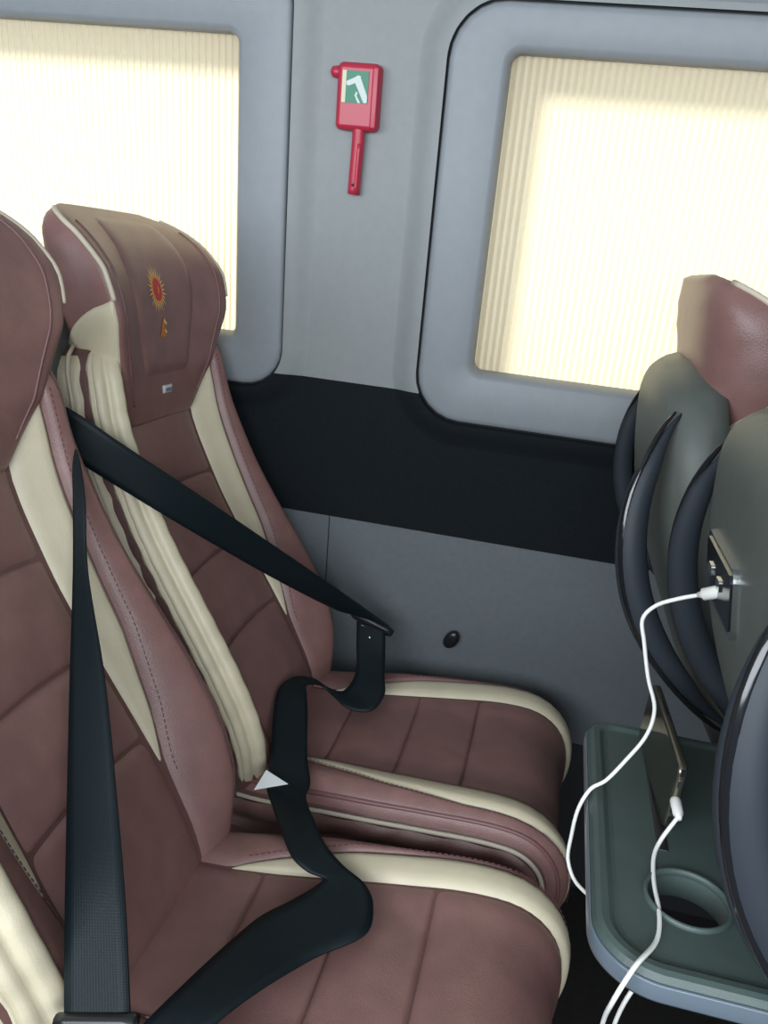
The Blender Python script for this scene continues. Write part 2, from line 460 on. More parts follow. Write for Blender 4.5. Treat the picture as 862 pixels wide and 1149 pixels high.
# headrest
HW = curve([.925, .96, 1.0, 1.05, 1.09, 1.13, 1.17, 1.195, 1.213, 1.224], [.100, .128, .152, .170, .184, .191, .189, .179, .156, .115], 0.008)
HF = curve([.925, .935, .96, 1.0, 1.1, 1.17, 1.2, 1.224], [.010, .018, .024, .030, .034, .031, .022, .004], 0.008)
WG = curve([.925, .96, 1.0, 1.08, 1.14, 1.18, 1.205, 1.224], [.004, .014, .032, .052, .050, .030, .012, .0], 0.01)
HR = curve([.925, .96, 1.0, 1.1, 1.17, 1.2, 1.224], [.03, .05, .062, .066, .060, .046, .018], 0.008)
def HP(u, z, off=0.0, p=3.2):
    w = HW(z); s = min(0.999, abs(u) / w)
    d = HF(z) * (1 - s ** p) ** (1 / p) + WG(z) * s ** 2.5 + off
    nx, nz = nrm(z); nz *= 0.5
    return np.array((CXZ(z) + OX + nx * d, u, z + nz * d))

SW = curve([.42, .50, .60, .80, .95, 1.03, 1.07, 1.10, 1.125, 1.14], [.186, .230, .237, .227, .216, .204, .184, .158, .116, .06], .012)
SR = curve([.42, .5, .7, .9, 1.0, 1.08, 1.12, 1.14], [.110, .122, .128, .122, .116, .112, .100, .085], .02)
def SP(u, z, lift=0.0):
    nx, nz = nrm(z); d = SR(z) * (1 - (abs(u) / SW(z)) ** 3.6) ** (1 / 3.6) + lift
    return np.array((CXZ(z) + OX - nx * d, u, z - nz * d))

def make_seat():
    root = empty('coach_seat', (-OX, 0, 0))
    # ---- backrest foam body
    rows = []
    for z in np.r_[np.linspace(.40, 1.0, 34), 1.012, 1.022, 1.03, 1.037, 1.043, 1.048, 1.052]:
        w = WZ(z); us = [w * math.copysign(1 - (1 - abs(t)) ** 1.4, t) for t in np.linspace(-1, 1, 33)]
        r = [BP(u, z, -0.002) for u in us]
        nx, nz = nrm(z); T = TZ(z)
        for u in (w, w * 0.9, w * 0.5, 0, -w * 0.5, -w * 0.9, -w):
            k = T * (0.8 if abs(u) > w * 0.95 else 1)
            r.append(np.array((CXZ(z) + OX - nx * k, u, z - nz * k)))
        rows.append(r)
    rows_body('backrest_foam', rows, 'leather_dark', root)
    # ---- horizontal quilted panels
    zb = [.405, .612, .716, .828, 1.03]
    for z0, z1 in zip(zb[:-1], zb[1:]):
        def fn(a, b, z0=z0, z1=z1):
            zc = (z0 + z1) / 2 + b * (z1 - z0) / 2
            zz = zc
            u = a * AZ(zc) 
            zz = zc - 0.006 * (a * a - 0.4)           # seams sag slightly towards the sides
            o = -0.005 + 0.0075 * (1 - abs(a) ** 14) * (1 - abs(b) ** 18) + 0.006 * (1 - a * a) * (1 - b * b)
            return BP(u, zz, o)
        grid('back_panel', fn, 25, 25, 'leather', root, 2.4)
    # ---- cream inserts, bolsters, sides, seams
    for s in (-1, 1):
        def fc(a, b, s=s):
            z = .795 + b * .225
            u = s * (AZ(z) + (a + 1) / 2 * (BZ(z) - AZ(z)))
            return BP(u, z, -0.004 + 0.008 * (1 - abs(a) ** 6) * (1 - abs(b) ** 10))
        grid('cream_insert', fc, 9, 45, 'cream', root)
        def fb(a, b, s=s):
            z = .725 + b * .318
            lo, hi = BZ(z), WZ(z) * (0.92 if s > 0 else 0.86)
            u = s * (lo + (a + 1) / 2 * (hi - lo))
            return BP(u, z, -0.005 + 0.011 * (1 - abs(a) ** 6) * (1 - abs(b) ** 14))
        grid('bolster', fb, 15, 45, 'leather', root)
        dashes('stitching', [BP(s * (BZ(z) + 0.0065), z, 0.0062) for z in np.linspace(.56, 1.01, 90)], 'stitch', root)
        # side panel of gathered cream leather
        def fs(a, b, s=s):
            z = .742 + b * .30
            w = WZ(z); nx, nz = nrm(z)
            t = (a + 1) / 2
            if t < .3:
                q_ = t / .3; c0 = .915 if s > 0 else .85; uu = w * (c0 + (1 - c0) * math.sin(q_ * math.pi / 2))
                d = hgt(uu, z) - .004 * q_
            else:
                uu = w; d = hgt(w, z) - .004 + (t - .3) / .7 * (-TZ(z) * .75 - hgt(w, z))
            th = min(1, t / .3) * math.pi / 2
            fold = -.008 * math.exp(-((t - .15) / .022) ** 2) - .014 * math.exp(-((t - .40) / .05) ** 2) * (1 + .35 * math.sin(z * 150 + 3)) - .006 * math.exp(-((t - .27) / .02) ** 2)
            e = -.004 + (1 - abs(a) ** 14) * (1 - abs(b) ** 14) * (.011 + fold + .0008 * math.sin(z * 190 + 5 * t))
            d += e * math.cos(th)
            return np.array((CXZ(z) + OX + nx * d, s * (uu + e * math.sin(th)), z + nz * d))
        grid('side_panel', fs, 61, 90, 'cream' if s < 0 else 'leather_dark', root, 1.2)
        # outer edge piping (two beads)
        pz = np.linspace(.42, 1.045, 60)
        tube('piping', [BP(s * WZ(z) * (0.918 if s > 0 else 0.855), z, 0.002) for z in pz], 0.0034, 'piping', root)
        tube('piping', [BP(s * WZ(z), z, -0.022) + np.array((0, s * 0.009, 0)) for z in pz], 0.0030, 'cream_piping' if s < 0 else 'piping', root)
    # ---- headrest
    hr = []
    for z in np.r_[.925, .928, .933, .94, np.linspace(.955, 1.18, 20), 1.19, 1.2, 1.208, 1.214, 1.219, 1.222, 1.224]:
        r = []; w = HW(z); N = 48
        nx, nz = nrm(z); nz *= 0.5
        for i in range(N):
            t = 2 * math.pi * i / N
            c, sn = math.cos(t), math.sin(t)
            u = w * math.copysign(abs(c) ** (2 / 3.2), c)
            dd = math.copysign(abs(sn) ** (2 / 3.2), sn)
            d = HF(z) * dd + WG(z) * abs(u / w) ** 2.5 * (1 if dd >= 0 else 1 + dd) if dd >= 0 else HR(z) * dd + WG(z) * abs(u / w) ** 2.5 * (1 + dd)
            r.append(np.array((CXZ(z) + OX + nx * d, u, z + nz * d)))
        hr.append(r)
    head = rows_body('headrest', hr, 'leather', root)
    pw = curve([.98, .995, 1.1, 1.145, 1.18, 1.22], [.066, .076, .100, .110, .100, .086], 0.01)
    def fp(a, b):
        z = 1.100 + b * .114
        u = a * pw(z)
        return HP(u, z, -0.006 + 0.0120 * (1 - abs(a) ** 10) * (1 - abs(b) ** 12))
    grid('headrest_panel', fp, 25, 25, 'leather', head, 2.2)
    for s in (-1, 1):
        pth = []
        for z in np.linspace(1.214, 1.105, 30):
            w = HW(z); nx, nz = nrm(z); nz *= .5
            t = math.radians(10)
            c, sn = math.cos(t), math.sin(t)
            u = w * abs(c) ** (2 / 3.2); dd = math.copysign(abs(sn) ** (2 / 3.2), sn)
            d = (HF(z) if dd > 0 else HR(z)) * dd + WG(z) * (u / w) ** 2.5 * (1 if dd >= 0 else 1 + dd)
            pth.append(np.array((CXZ(z) + OX + nx * d, s * (u + 0.001), z + nz * d)))
        tube('headrest_piping', pth, 0.0036, 'cream_piping', head)
        def fg(a, b, s=s):
            k = (a + 1) / 2                              # 0 rear, 1 front
            zt = 1.005 + .108 * k ** 0.8; zl = .985
            z = zl + (b + 1) / 2 * (zt - zl)
            w = HW(z) + .004 * (1 - abs(a) ** 12) * (1 - abs(b) ** 12); nx, nz = nrm(z); nz *= .5
            t = math.radians(-52 + 60 * k)
            c, sn = math.cos(t), math.sin(t)
            u = w * abs(c) ** (2 / 3.2); dd = math.copysign(abs(sn) ** (2 / 3.2), sn)
            d = (HF(z) if dd > 0 else HR(z)) * dd + WG(z) * (u / w) ** 2.5 * (1 if dd >= 0 else 1 + dd)
            return np.array((CXZ(z) + OX + nx * d, s * u, z + nz * d))
        grid('headrest_gusset', fg, 21, 21, 'cream', head, 1.8)
        # seam that borders the front of the headrest
        tube('headrest_seam', [HP(s * HW(z) * 0.86, z, 0.0) for z in np.linspace(.955, 1.195, 40)], 0.0018, 'piping', head, 6)
    # embroidered emblem on the headrest
    eu, ez = -0.022, 1.116
    def flat(name, pts, m, lift):
        c = np.mean(np.array(pts), axis=0)
        V = [HP(c[0], c[1], lift + 0.0007)] + [HP(u, z, lift) for u, z in pts]
        n = len(pts)
        return pyd(name, V, [(0, i + 1, (i + 1) % n + 1) for i in range(n)], m, head)
    L0 = 0.0066
    circ = lambda u0, z0, ru, rz, n=24: [(u0 + ru * math.cos(2 * math.pi * i / n), z0 + rz * math.sin(2 * math.pi * i / n)) for i in range(n)]
    V, F = [], []
    for i in range(28):
        a0 = 2 * math.pi * i / 28; da = 0.12
        lo, hi = 0.014, 0.031 if i % 2 else 0.027
        q = [(eu + lo * math.cos(a0 - da), ez + 1.1 * lo * math.sin(a0 - da)), (eu + lo * math.cos(a0 + da), ez + 1.1 * lo * math.sin(a0 + da)), (eu + hi * math.cos(a0), ez + 1.1 * hi * math.sin(a0))]
        k = len(V); V += [HP(u, z, L0 + 0.0004) for u, z in q]; F.append((k, k + 1, k + 2))
    o = pyd('emblem_rays', V, F, 'gold_pale', head, False)
    flat('emblem_ring', circ(eu, ez, 0.0180, 0.0195), 'gold', L0 + 0.0005)
    flat('emblem_disc', circ(eu, ez, 0.0135, 0.0150), 'emb_red', L0 + 0.0012)
    flat('emblem_mark', [(eu - 0.004, ez - 0.005), (eu + 0.001, ez - 0.006), (eu + 0.005, ez + 0.001), (eu + 0.001, ez + 0.006), (eu - 0.003, ez + 0.002), (eu + 0.001, ez)], 'orange', L0 + 0.0022)
    gu, gz = -0.010, 1.062
    flat('emblem_figure', [(gu - 0.012, gz - 0.012), (gu + 0.007, gz - 0.013), (gu + 0.008, gz - 0.004), (gu + 0.003, gz + 0.002), (gu + 0.009, gz + 0.010), (gu + 0.002, gz + 0.016), (gu - 0.004, gz + 0.008), (gu - 0.006, gz - 0.002)], 'orange', L0 + 0.0005)
    flat('emblem_glint', [(gu + 0.001, gz + 0.014), (gu + 0.010, gz + 0.007), (gu + 0.007, gz + 0.005), (gu - 0.001, gz + 0.010)], 'gold_pale', L0 + 0.0014)
    flat('emblem_glint', [(gu + 0.004, gz - 0.001), (gu + 0.010, gz - 0.006), (gu + 0.006, gz - 0.008), (gu + 0.002, gz - 0.004)], 'gold_pale', L0 + 0.0014)
    # small metal badge
    tgp = lambda a, b: HP(0.004 + a * 0.0155, 0.968 + b * 0.0062, 0.0005 + 0.0028 * (1 - abs(a) ** 8) * (1 - abs(b) ** 8))
    bd = grid('badge', tgp, 9, 7, 'silver', head, 2.0)
    tgp = lambda a, b: HP(0.005 + a * 0.0115, 0.967 + b * 0.0028, 0.0036)
    grid('badge_print', tgp, 5, 3, mat_badge, bd, 1.0)

    # ---- cushion
    q = smooth_path([(-.43, 0, .448), (-.34, 0, .452), (-.2, 0, .457), (-.08, 0, .466), (.01, 0, .471), (.06, 0, .463), (.093, 0, .436), (.107, 0, .395), (.105, 0, .33)], 160)
    dq = np.r_[0, np.cumsum(np.linalg.norm(np.diff(q, axis=0), axis=1))]
    tq = np.gradient(q, axis=0); tq /= np.linalg.norm(tq, axis=1)[:, None]
    Lq = dq[-1]
    CWf = curve([0, .10, .25, .45, .55, .60, Lq], [.175, .190, .206, .212, .210, .206, .196], 0.04)
    def ch(u, t):
        s = abs(u) / CWf(t)
        h = 0.020 * sst(s, 0.35, 0.84) * (0.3 + 0.7 * sst(t, 0.07, 0.26))
        if s > 0.82: h -= 0.030 * ((s - 0.82) / 0.18) ** 2
        return h
    def CP(u, t, off=0.0):
        t = min(max(t, 0), Lq)
        x = np.interp(t, dq, q[:, 0]); z = np.interp(t, dq, q[:, 2])
        tx = np.interp(t, dq, tq[:, 0]); tz = np.interp(t, dq, tq[:, 2])
        h = ch(u, t) + off
        return np.array((x + OX - tz * h, u, z + tx * h))
    tx_of = lambda x: float(np.interp(x, q[:140, 0], dq[:140]))
    rows = []
    for t in np.linspace(0, Lq, 50):
        w = CWf(t); us = [w * math.copysign(1 - (1 - abs(k)) ** 1.4, k) for k in np.linspace(-1, 1, 31)]
        r = [CP(u, t, -0.003) for u in us]
        for u in (w, w * .9, -w * .9, -w):
            p = CP(u, t, 0); f = t / Lq
            r.append(np.array((min(p[0], OX + 0.07), u * 0.97, 0.335 if abs(u) > .95 * w else 0.325)))
        rows.append(r)
    cu = rows_body('cushion_foam', rows, 'leather_dark', root)
    AC = curve([tx_of(-.30), tx_of(-.24), tx_of(-.15), tx_of(-.03), tx_of(.06), tx_of(.09), Lq - .03, Lq], [.112, .116, .126, .138, .143, .146, .150, .157], .02)
    BC = curve([tx_of(-.30), tx_of(-.24), tx_of(-.15), tx_of(-.03), tx_of(.06), tx_of(.09), Lq - .03, Lq], [.113, .136, .166, .184, .187, .183, .174, .158], .02)
    tb = [tx_of(-.42), tx_of(-.255), tx_of(-.146), tx_of(-.043), Lq - 0.002]
    for t0, t1 in zip(tb[:-1], tb[1:]):
        def fn(a, b, t0=t0, t1=t1):
            t = (t0 + t1) / 2 + b * (t1 - t0) / 2
            u = a * (AC(t) if t > tx_of(-.30) else .112)
            o = -0.0045 + 0.006 * (1 - abs(a) ** 14) * (1 - abs(b) ** 22) + 0.004 * (1 - a * a) * (1 - b * b)
            return CP(u, t, o)
        grid('cushion_panel', fn, 25, 29, 'leather', root, 2.4)
    for s in (-1, 1):
        ta, tb_ = tx_of(-.30), Lq - 0.004
        def fc(a, b, s=s):
            t = (ta + tb_) / 2 + b * (tb_ - ta) / 2
            u = s * (AC(t) + (a + 1) / 2 * (BC(t) - AC(t)))
            return CP(u, t, -0.004 + 0.0085 * (1 - abs(a) ** 6) * (1 - abs(b) ** 12))
        grid('cushion_insert', fc, 9, 41, 'cream', root)
        def fb(a, b, s=s):
            t0 = tx_of(-.42)
            t = (t0 + tb_) / 2 + b * (tb_ - t0) / 2
            lo = BC(t) if t > ta else .113
            u = s * (lo + (a + 1) / 2 * (CWf(t) * .99 - lo))
            return CP(u, t, -0.005 + 0.0105 * (1 - abs(a) ** 6) * (1 - abs(b) ** 12))
        grid('cushion_bolster', fb, 13, 41, 'leather', root)
        tt = np.linspace(tx_of(-.40), Lq - .01, 60)
        dashes('cushion_stitching', [CP(s * (BC(t) + .006), t, .0062) for t in np.linspace(ta + .02, tb_ - .03, 70)], 'stitch', root)
        tube('cushion_piping', [CP(s * CWf(t) * .955, t, .003) for t in tt], .0036, 'piping', root)
        # folded cream skirt and lower bead along the side
        def fk(a, b, s=s):
            t = tt[0] + (b + 1) / 2 * (tt[-1] - tt[0])
            p = CP(s * CWf(t), t, -0.010)
            k = (a + 1) / 2
            e = .003 + .006 * abs(math.sin(math.pi * 1.5 * k)) + .0015 * math.sin(t * 90 + 5 * k)
            return p + np.array((-0.012 * k * (1 if t > tx_of(.06) else 0), s * e, -0.045 * k))
        grid('side_skirt', fk, 13, 50, 'leather', root, 1.0)
        tube('skirt_piping', [CP(s * CWf(t) * .995, t, -0.006) + np.array((0, s * .004, 0)) for t in tt], .0034, 'cream_piping', root)
    # ---- pedestal
    bevel_box('base_frame', (.42, .36, .05), 'metal', root, (-.13 + OX, 0, .29), .008)
    for s in (-1, 1):
        bevel_box('leg', (.09, .05, .27), 'metal', root, (-.16 + OX, s * .13, .135), .008)
    # ---- rear shell
    sr = []
    for z in np.r_[np.linspace(.42, 1.06, 30), 1.075, 1.09, 1.10, 1.11, 1.12, 1.128, 1.134, 1.139]:
        w = SW(z); nx, nz = nrm(z); R = SR(z); r = []
        for i in range(33):
            t = math.pi * i / 32; c, sn = math.cos(t), math.sin(t)
            u = w * math.copysign(abs(c) ** (2 / 3.6), c); d = .030 + (R - .030) * abs(sn) ** (2 / 3.6)
            r.append(np.array((CXZ(z) + OX - nx * d, u, z - nz * d)))
        for k in np.linspace(-.9, .9, 9):
            r.append(np.array((CXZ(z) + OX - nx * .030, w * k, z - nz * .030)))
        sr.append(r)
    shell = rows_body('rear_shell', sr, 'shell', root)
    # curved grab fins on both rear edges
    for s in (-1, 1):
        pth, pt2, rad = [], [], []
        for k in np.linspace(0, 1, 30):
            z = 1.075 - k * .33; nx, nz = nrm(z); b = math.sin(math.pi * k) ** .8
            d = SR(z) * (.70 + .08 * b) + (.054 if s < 0 else .040) * b
            u = s * (SW(z) - .012 + .016 * b)
            pth.append(np.array((CXZ(z) + OX - nx * d, u, z - nz * d)))
            pt2.append(np.array((CXZ(z) + OX - nx * (d + .010), u + s * .006, z - nz * (d + .010))))
            e_ = min(1, 6 * k, 6 * (1 - k)) ** .6; rad.append(((.003 + .010 * b) * e_ + .001, (.004 + .014 * b) * e_ + .001) if s < 0 else ((.002 + .007 * b) * e_ + .001, (.004 + .012 * b) * e_ + .001))
        fin = tube('grab_fin', pth, rad, 'fin', shell, 12, up=(0, 1, 0))
        tube('fin_strip', pt2, [.0015 + .0045 * math.sin(math.pi * k) ** .6 for k in np.linspace(0, 1, 30)], 'black_gloss', shell, 8)
    return root

def badge_mat():
    return mat('badge_print', (0.16, 0.18, 0.24), 0.5)
mat_badge = badge_mat()

YF, YN = -0.235, -0.722
seat_far = make_seat()
tag(seat_far, 'brown leather coach seat with cream inserts and sun emblem on headrest, against the window wall', 'seat', 'brown and cream coach seats')
seat_near = copy_tree(seat_far)
tag(seat_near, 'brown leather coach seat with cream inserts on the aisle side, crossed by a hanging belt', 'seat', 'brown and cream coach seats')
front_far = copy_tree(seat_far)
tag(front_far, 'coach seat ahead, by the window, seen from behind: grey shell and brown headrest', 'seat', 'coach seats of the row ahead')
front_near = copy_tree(seat_far)
tag(front_near, 'coach seat ahead, beside the aisle, its grey shell carrying the charging socket and tray', 'seat', 'coach seats of the row ahead')
FFX, FNX = 0.86, 0.90
seat_far.location = (-OX, YF, 0)
seat_near.location = (-OX, YN, 0)
front_far.location = (-OX + FFX, YF, 0)
front_near.location = (-OX + FNX, YN, 0)
bpy.context.view_layer.update()

# ------------------------------------------------------------------ parts of the seat with the tray
def on_front(p):    # world -> local of the near front seat
    return Vector(p) - front_near.location

TZT = 0.715
def tray_outline(e, x0=0.097, x1=0.36, y0=-0.902, y1=-0.522, r=0.055, n=16):
    P = []
    for cx, cy, a0 in ((x1 - .02, y0 + .02, -90), (x1 - .02, y1 - .02, 0), (x0 + r * .6, y1 - r * .6, 90), (x0 + r, y0 + r, 180)):
        rr = .02 if a0 < 90 else (r * .6 if a0 == 90 else r)
        for i in range(n):
            a = math.radians(a0 + 90 * i / (n - 1)); P.append((cx + (rr + e) * math.cos(a), cy + (rr + e) * math.sin(a)))
    return P
HC, HRAD = (0.177, -0.806), 0.034
def build_tray():
    bm = bmesh.new()
    prof = [(-0.004, TZT - .028), (0, TZT - .024), (0, TZT - .008), (-.003, TZT - .002), (-.007, TZT), (-.013, TZT - .0005), (-.018, TZT - .0035), (-.022, TZT - .004)]
    loops = []
    for e, z in prof:
        loops.append([bm.verts.new(on_front((x, y, z))) for x, y in tray_outline(e)])
    n = len(loops[0])
    for k in range(len(loops) - 1):
        for i in range(n):
            bm.faces.new((loops[k][i], loops[k][(i + 1) % n], loops[k + 1][(i + 1) % n], loops[k + 1][i]))
    def cap(loop, z):
        N = 40
        c = [bm.verts.new(on_front((HC[0] + HRAD * math.cos(2 * math.pi * i / N), HC[1] + HRAD * math.sin(2 * math.pi * i / N), z))) for i in range(N)]
        ed = [bm.edges.get((loop[i], loop[(i + 1) % n])) for i in range(n)]
        ec = [bm.edges.new((c[i], c[(i + 1) % N])) for i in range(N)]
        bmesh.ops.triangle_fill(bm, edges=ed + ec, use_beauty=True)
        return c
    c1 = cap(loops[-1], TZT - .004)
    c0 = cap(loops[0], TZT - .028)
    N = len(c1)
    for i in range(N):
        bm.faces.new((c1[i], c1[(i + 1) % N], c0[(i + 1) % N], c0[i]))
    return frombm('tray_table', bm, 'tray', front_near, False)
tray = build_tray()
for f in tray.data.polygons: f.use_smooth = False
# lip around the cup hole, bluish strip painting the lit edge, groove for a phone
tube('cup_rim', [on_front((HC[0] + (HRAD + .001) * math.cos(a), HC[1] + (HRAD + .001) * math.sin(a), TZT - .0035)) for a in np.linspace(0, 2 * math.pi, 48, endpoint=False)], (.004, .0022), 'tray', tray, 8, True, up=(0, 0, 1))
tube('lit_edge', [on_front((x, y, TZT - .016)) for x, y in tray_outline(0.0005)], (.009, .0015), 'tray_edge_lit', tray, 8, True, up=(0, 0, 1))
bevel_box('phone_groove', (.010, .21, .004), 'black', tray, on_front((0.163, -0.640, TZT - .0045)), .0015)
for yy in (-0.545, -0.875):
    tube('tray_arm', smooth_path([on_front((.345, yy, TZT - .02)), on_front((.37, yy, TZT + .01)), on_front((.365, yy, TZT + .06))], 14), .010, 'black', tray)

# charging socket set into the shell
SZ, SU = 0.992, 0.008
def plate_on_shell(name, du, dz, outline, l0, l1, m, parent):
    V = [SP(SU + du + a, SZ + dz + b, l) for l in (l0, l1) for a, b in outline]; n = len(outline)
    F = [tuple(range(n)), tuple(range(2 * n - 1, n - 1, -1))] + [(i, (i + 1) % n, n + (i + 1) % n, n + i) for i in range(n)]
    return pyd(name, V, F, m, parent, False, True)
rp = lambda hw, hh, r: rrect(-hw, hw, -hh, hh, r, 5)
sk = plate_on_shell('socket_bezel', 0, 0, rp(.066, .024, .008), -.002, .005, 'chrome', front_near)
plate_on_shell('socket_face', 0, 0, rp(.061, .019, .005), 0, .0062, 'black_gloss', sk)
for du in (-.012, .03):
    plate_on_shell('usb_port', du, 0, rp(.008, .004, .0015), .004, .0072, 'chrome', sk)

# ------------------------------------------------------------------ escape hammer on the pillar
def build_hammer():
    base = WP(-0.3675, 1.389, 0)
    root = empty('escape_hammer', base)
    tag(root, 'red emergency hammer in its holder with green pictogram, on the wall pillar between the windows', 'emergency hammer')
    L = lambda x, z, o: WP(x - .0155, z + .0088, -o) - base
    # holder body
    pr = [(0.0, 0.0), (0.0, .016), (-.003, .021), (-.008, .023)]
    def outline(e):
        return rrect(-.388 - e, -.321 + e, 1.378 - e, 1.472 + e, .009 + e, 6)
    lp = [[L(x, z, o) for x, z in outline(e)] for e, o in pr]
    V, F = ring_strip(lp); n = len(lp[0]); F.append(tuple(range(len(V) - n, len(V))))
    # slight taper of the body towards its lower end
    hold = pyd('holder', V, F, 'red', root)
    for p in hold.data.polygons: p.use_smooth = len(p.vertices) == 4
    # ridge along the right side and folded lower edge
    bevel_box('ridge', (.010, .006, .086), 'red', hold, L(-.327, 1.425, .0225), .003, 3, Matrix.Rotation(-LEAN, 3, 'X').transposed())
    # handle
    hp = [L(-.351, 1.385, .013), L(-.351, 1.36, .012), L(-.3525, 1.32, .011), L(-.3535, 1.286, .010)]
    rot_up = (1, 0, 0)
    hd = tube('handle', smooth_path(hp, 14), (.0100, .0085), 'red', root, 12, up=rot_up)
    tube('handle_ridge', [p + Vector((.004, -.006, 0)) for p in [Vector(q) for q in smooth_path(hp[1:], 8)]], .0035, 'red', hd, 8)
    tube('handle_hole', [L(-.3535, 1.300, .0175), L(-.3535, 1.300, .0195)], .0022, 'gap_shade', hd, 10)
    # hammer head knob sticking out at the upper side
    tube('head_tip', [L(-.384, 1.458, .011), L(-.392, 1.458, .011), L(-.398, 1.458, .011), L(-.4005, 1.458, .011)], [.0085, .0088, .0075, .004], 'red', root, 14)
    # pictogram
    def plate(name, pts, o, m, par):
        V = [L(x, z, o) for x, z in pts] + [L(x, z, o - .0006) for x, z in pts]; n = len(pts)
        return pyd(name, V, [tuple(range(n))] + [(i, (i + 1) % n, n + (i + 1) % n, n + i) for i in range(n)], m, par, False)
    x0, x1, z0, z1 = -.3785, -.3375, 1.4165, 1.4605
    sg = plate('sign_plate', [(x0, z0), (x1, z0), (x1, z1), (x0, z1)], .0242, 'green', root)
    plate('sign_edge', [(x0, z0), (x0 + .006, z0), (x0 + .0062, z1), (x0, z1)], .0246, 'sign_pale', sg)
    U = lambda a, b: (x0 + a * (x1 - x0), z0 + b * (z1 - z0))
    plate('sign_hammer_head', [U(.16, .66), U(.17, .55), U(.27, .53), U(.50, .62), U(.70, .72), U(.70, .84), U(.60, .86), U(.40, .76)], .0248, 'sign_white', sg)
    plate('sign_hammer_handle', [U(.50, .62), U(.70, .80), U(.985, .24), U(.985, .02), U(.86, .02)], .0250, 'sign_white', sg)
    plate('sign_hammer_grip', [U(.56, .36), U(.50, .24), U(.64, .01), U(.74, .01), U(.58, .24), U(.62, .32)], .0249, 'sign_white', sg)
    return root
build_hammer()

# black knob on the lower wall
kb = WP(-0.119, 0.521, 0)
kn = empty('wall_knob', kb)
tag(kn, 'black oval knob on the lower wall panel above the window-side cushion', 'knob')
nw = Vector((0, -math.cos(LEAN), -math.sin(LEAN)))
def oval(o, a, b, n=20):
    return [nw * o + Vector((a * math.cos(t), 0, 0)) + Vector((0, -TL, 1)).normalized() * (b * math.sin(t)) + Vector((.25 * b * math.sin(t), 0, 0)) for t in np.linspace(0, 2 * math.pi, n, endpoint=False)]
rows_body('stem', [oval(.0, .008, .010), oval(.010, .008, .010)], 'black', kn)
rows_body('knob_cap', [oval(.009, .010, .012), oval(.011, .0135, .0185), oval(.016, .0145, .0195), oval(.020, .0125, .017), oval(.0215, .008, .011)], 'black', kn)

# ------------------------------------------------------------------ seat belts
def ribbon(name, stations, m, parent, n=80, w=6, thick=0.0013, bow=0.0):
    A = smooth_path([s[0] for s in stations], n); B = smooth_path([s[1] for s in stations], n)
    V = []; UV = []
    base = np.array(parent.location) if parent is not None else np.zeros(3)
    C = (A + B) / 2; T = np.gradient(C, axis=0)
    dist = np.r_[0, np.cumsum(np.linalg.norm(np.diff(C, axis=0), axis=1))]
    for i in range(n):
        nn = np.cross(T[i], B[i] - A[i]); nn /= np.linalg.norm(nn) + 1e-9
        for side in (-1, 1):
            for j in range(w + 1):
                t = j / w
                p = A[i] * (1 - t) + B[i] * t + nn * (thick * side + bow * (1 - (2 * t - 1) ** 2))
                V.append(p - base); UV.append((t, dist[i]))
    F = []; k = w + 1
    for i in range(n - 1):
        a, b = i * 2 * k, (i + 1) * 2 * k
        for j in range(w):
            F.append((a + j, a + j + 1, b + j + 1, b + j))
            F.append((a + k + j + 1, a + k + j, b + k + j, b + k + j + 1))
        F.append((a, b, b + k, a + k)); F.append((a + w, a + k + w, b + k + w, b + w))
    o = pyd(name, V, F, m, parent, True)
    uvl = o.data.uv_layers.new(name='UVMap')
    for lp in o.data.loops: uvl.data[lp.index].uv = UV[lp.vertex_index]
    return o

BELT_A = [((-0.615,-0.500,0.987),(-0.615,-0.500,0.922)), ((-0.573,-0.500,0.971),(-0.580,-0.500,0.912)), ((-0.529,-0.470,0.934),(-0.540,-0.473,0.880)), ((-0.468,-0.395,0.867),(-0.481,-0.405,0.818)), ((-0.364,-0.225,0.727),(-0.398,-0.250,0.703)), ((-0.272,-0.100,0.615),(-0.318,-0.110,0.605)), ((-0.225,-0.065,0.571),(-0.286,-0.080,0.587))]
BELT_LAP = [((-0.282,-0.078,0.575),(-0.227,-0.081,0.565)), ((-0.270,-0.115,0.545),(-0.217,-0.114,0.535)), ((-0.261,-0.142,0.525),(-0.208,-0.151,0.515)), ((-0.258,-0.170,0.510),(-0.199,-0.185,0.500)), ((-0.269,-0.196,0.497),(-0.213,-0.219,0.485)), ((-0.292,-0.205,0.503),(-0.253,-0.228,0.487)), ((-0.318,-0.207,0.515),(-0.294,-0.210,0.505)), ((-0.342,-0.242,0.530),(-0.317,-0.247,0.525)), ((-0.354,-0.282,0.528),(-0.308,-0.281,0.525)), ((-0.344,-0.336,0.515),(-0.295,-0.315,0.515)), ((-0.315,-0.424,0.497),(-0.266,-0.405,0.497)), ((-0.304,-0.472,0.486),(-0.247,-0.449,0.488)), ((-0.279,-0.517,0.487),(-0.241,-0.489,0.492)), ((-0.245,-0.580,0.500),(-0.212,-0.548,0.503)),
            ((-0.217,-0.624,0.505),(-0.184,-0.591,0.505)), ((-0.194,-0.635,0.500),(-0.156,-0.612,0.500)), ((-0.174,-0.637,0.497),(-0.126,-0.629,0.497)), ((-0.182,-0.654,0.494),(-0.109,-0.654,0.494)), ((-0.201,-0.680,0.492),(-0.107,-0.698,0.492)), ((-0.230,-0.721,0.490),(-0.155,-0.750,0.490)), ((-0.272,-0.863,0.500),(-0.207,-0.844,0.500)), ((-0.296,-0.925,0.485),(-0.237,-0.907,0.485))]
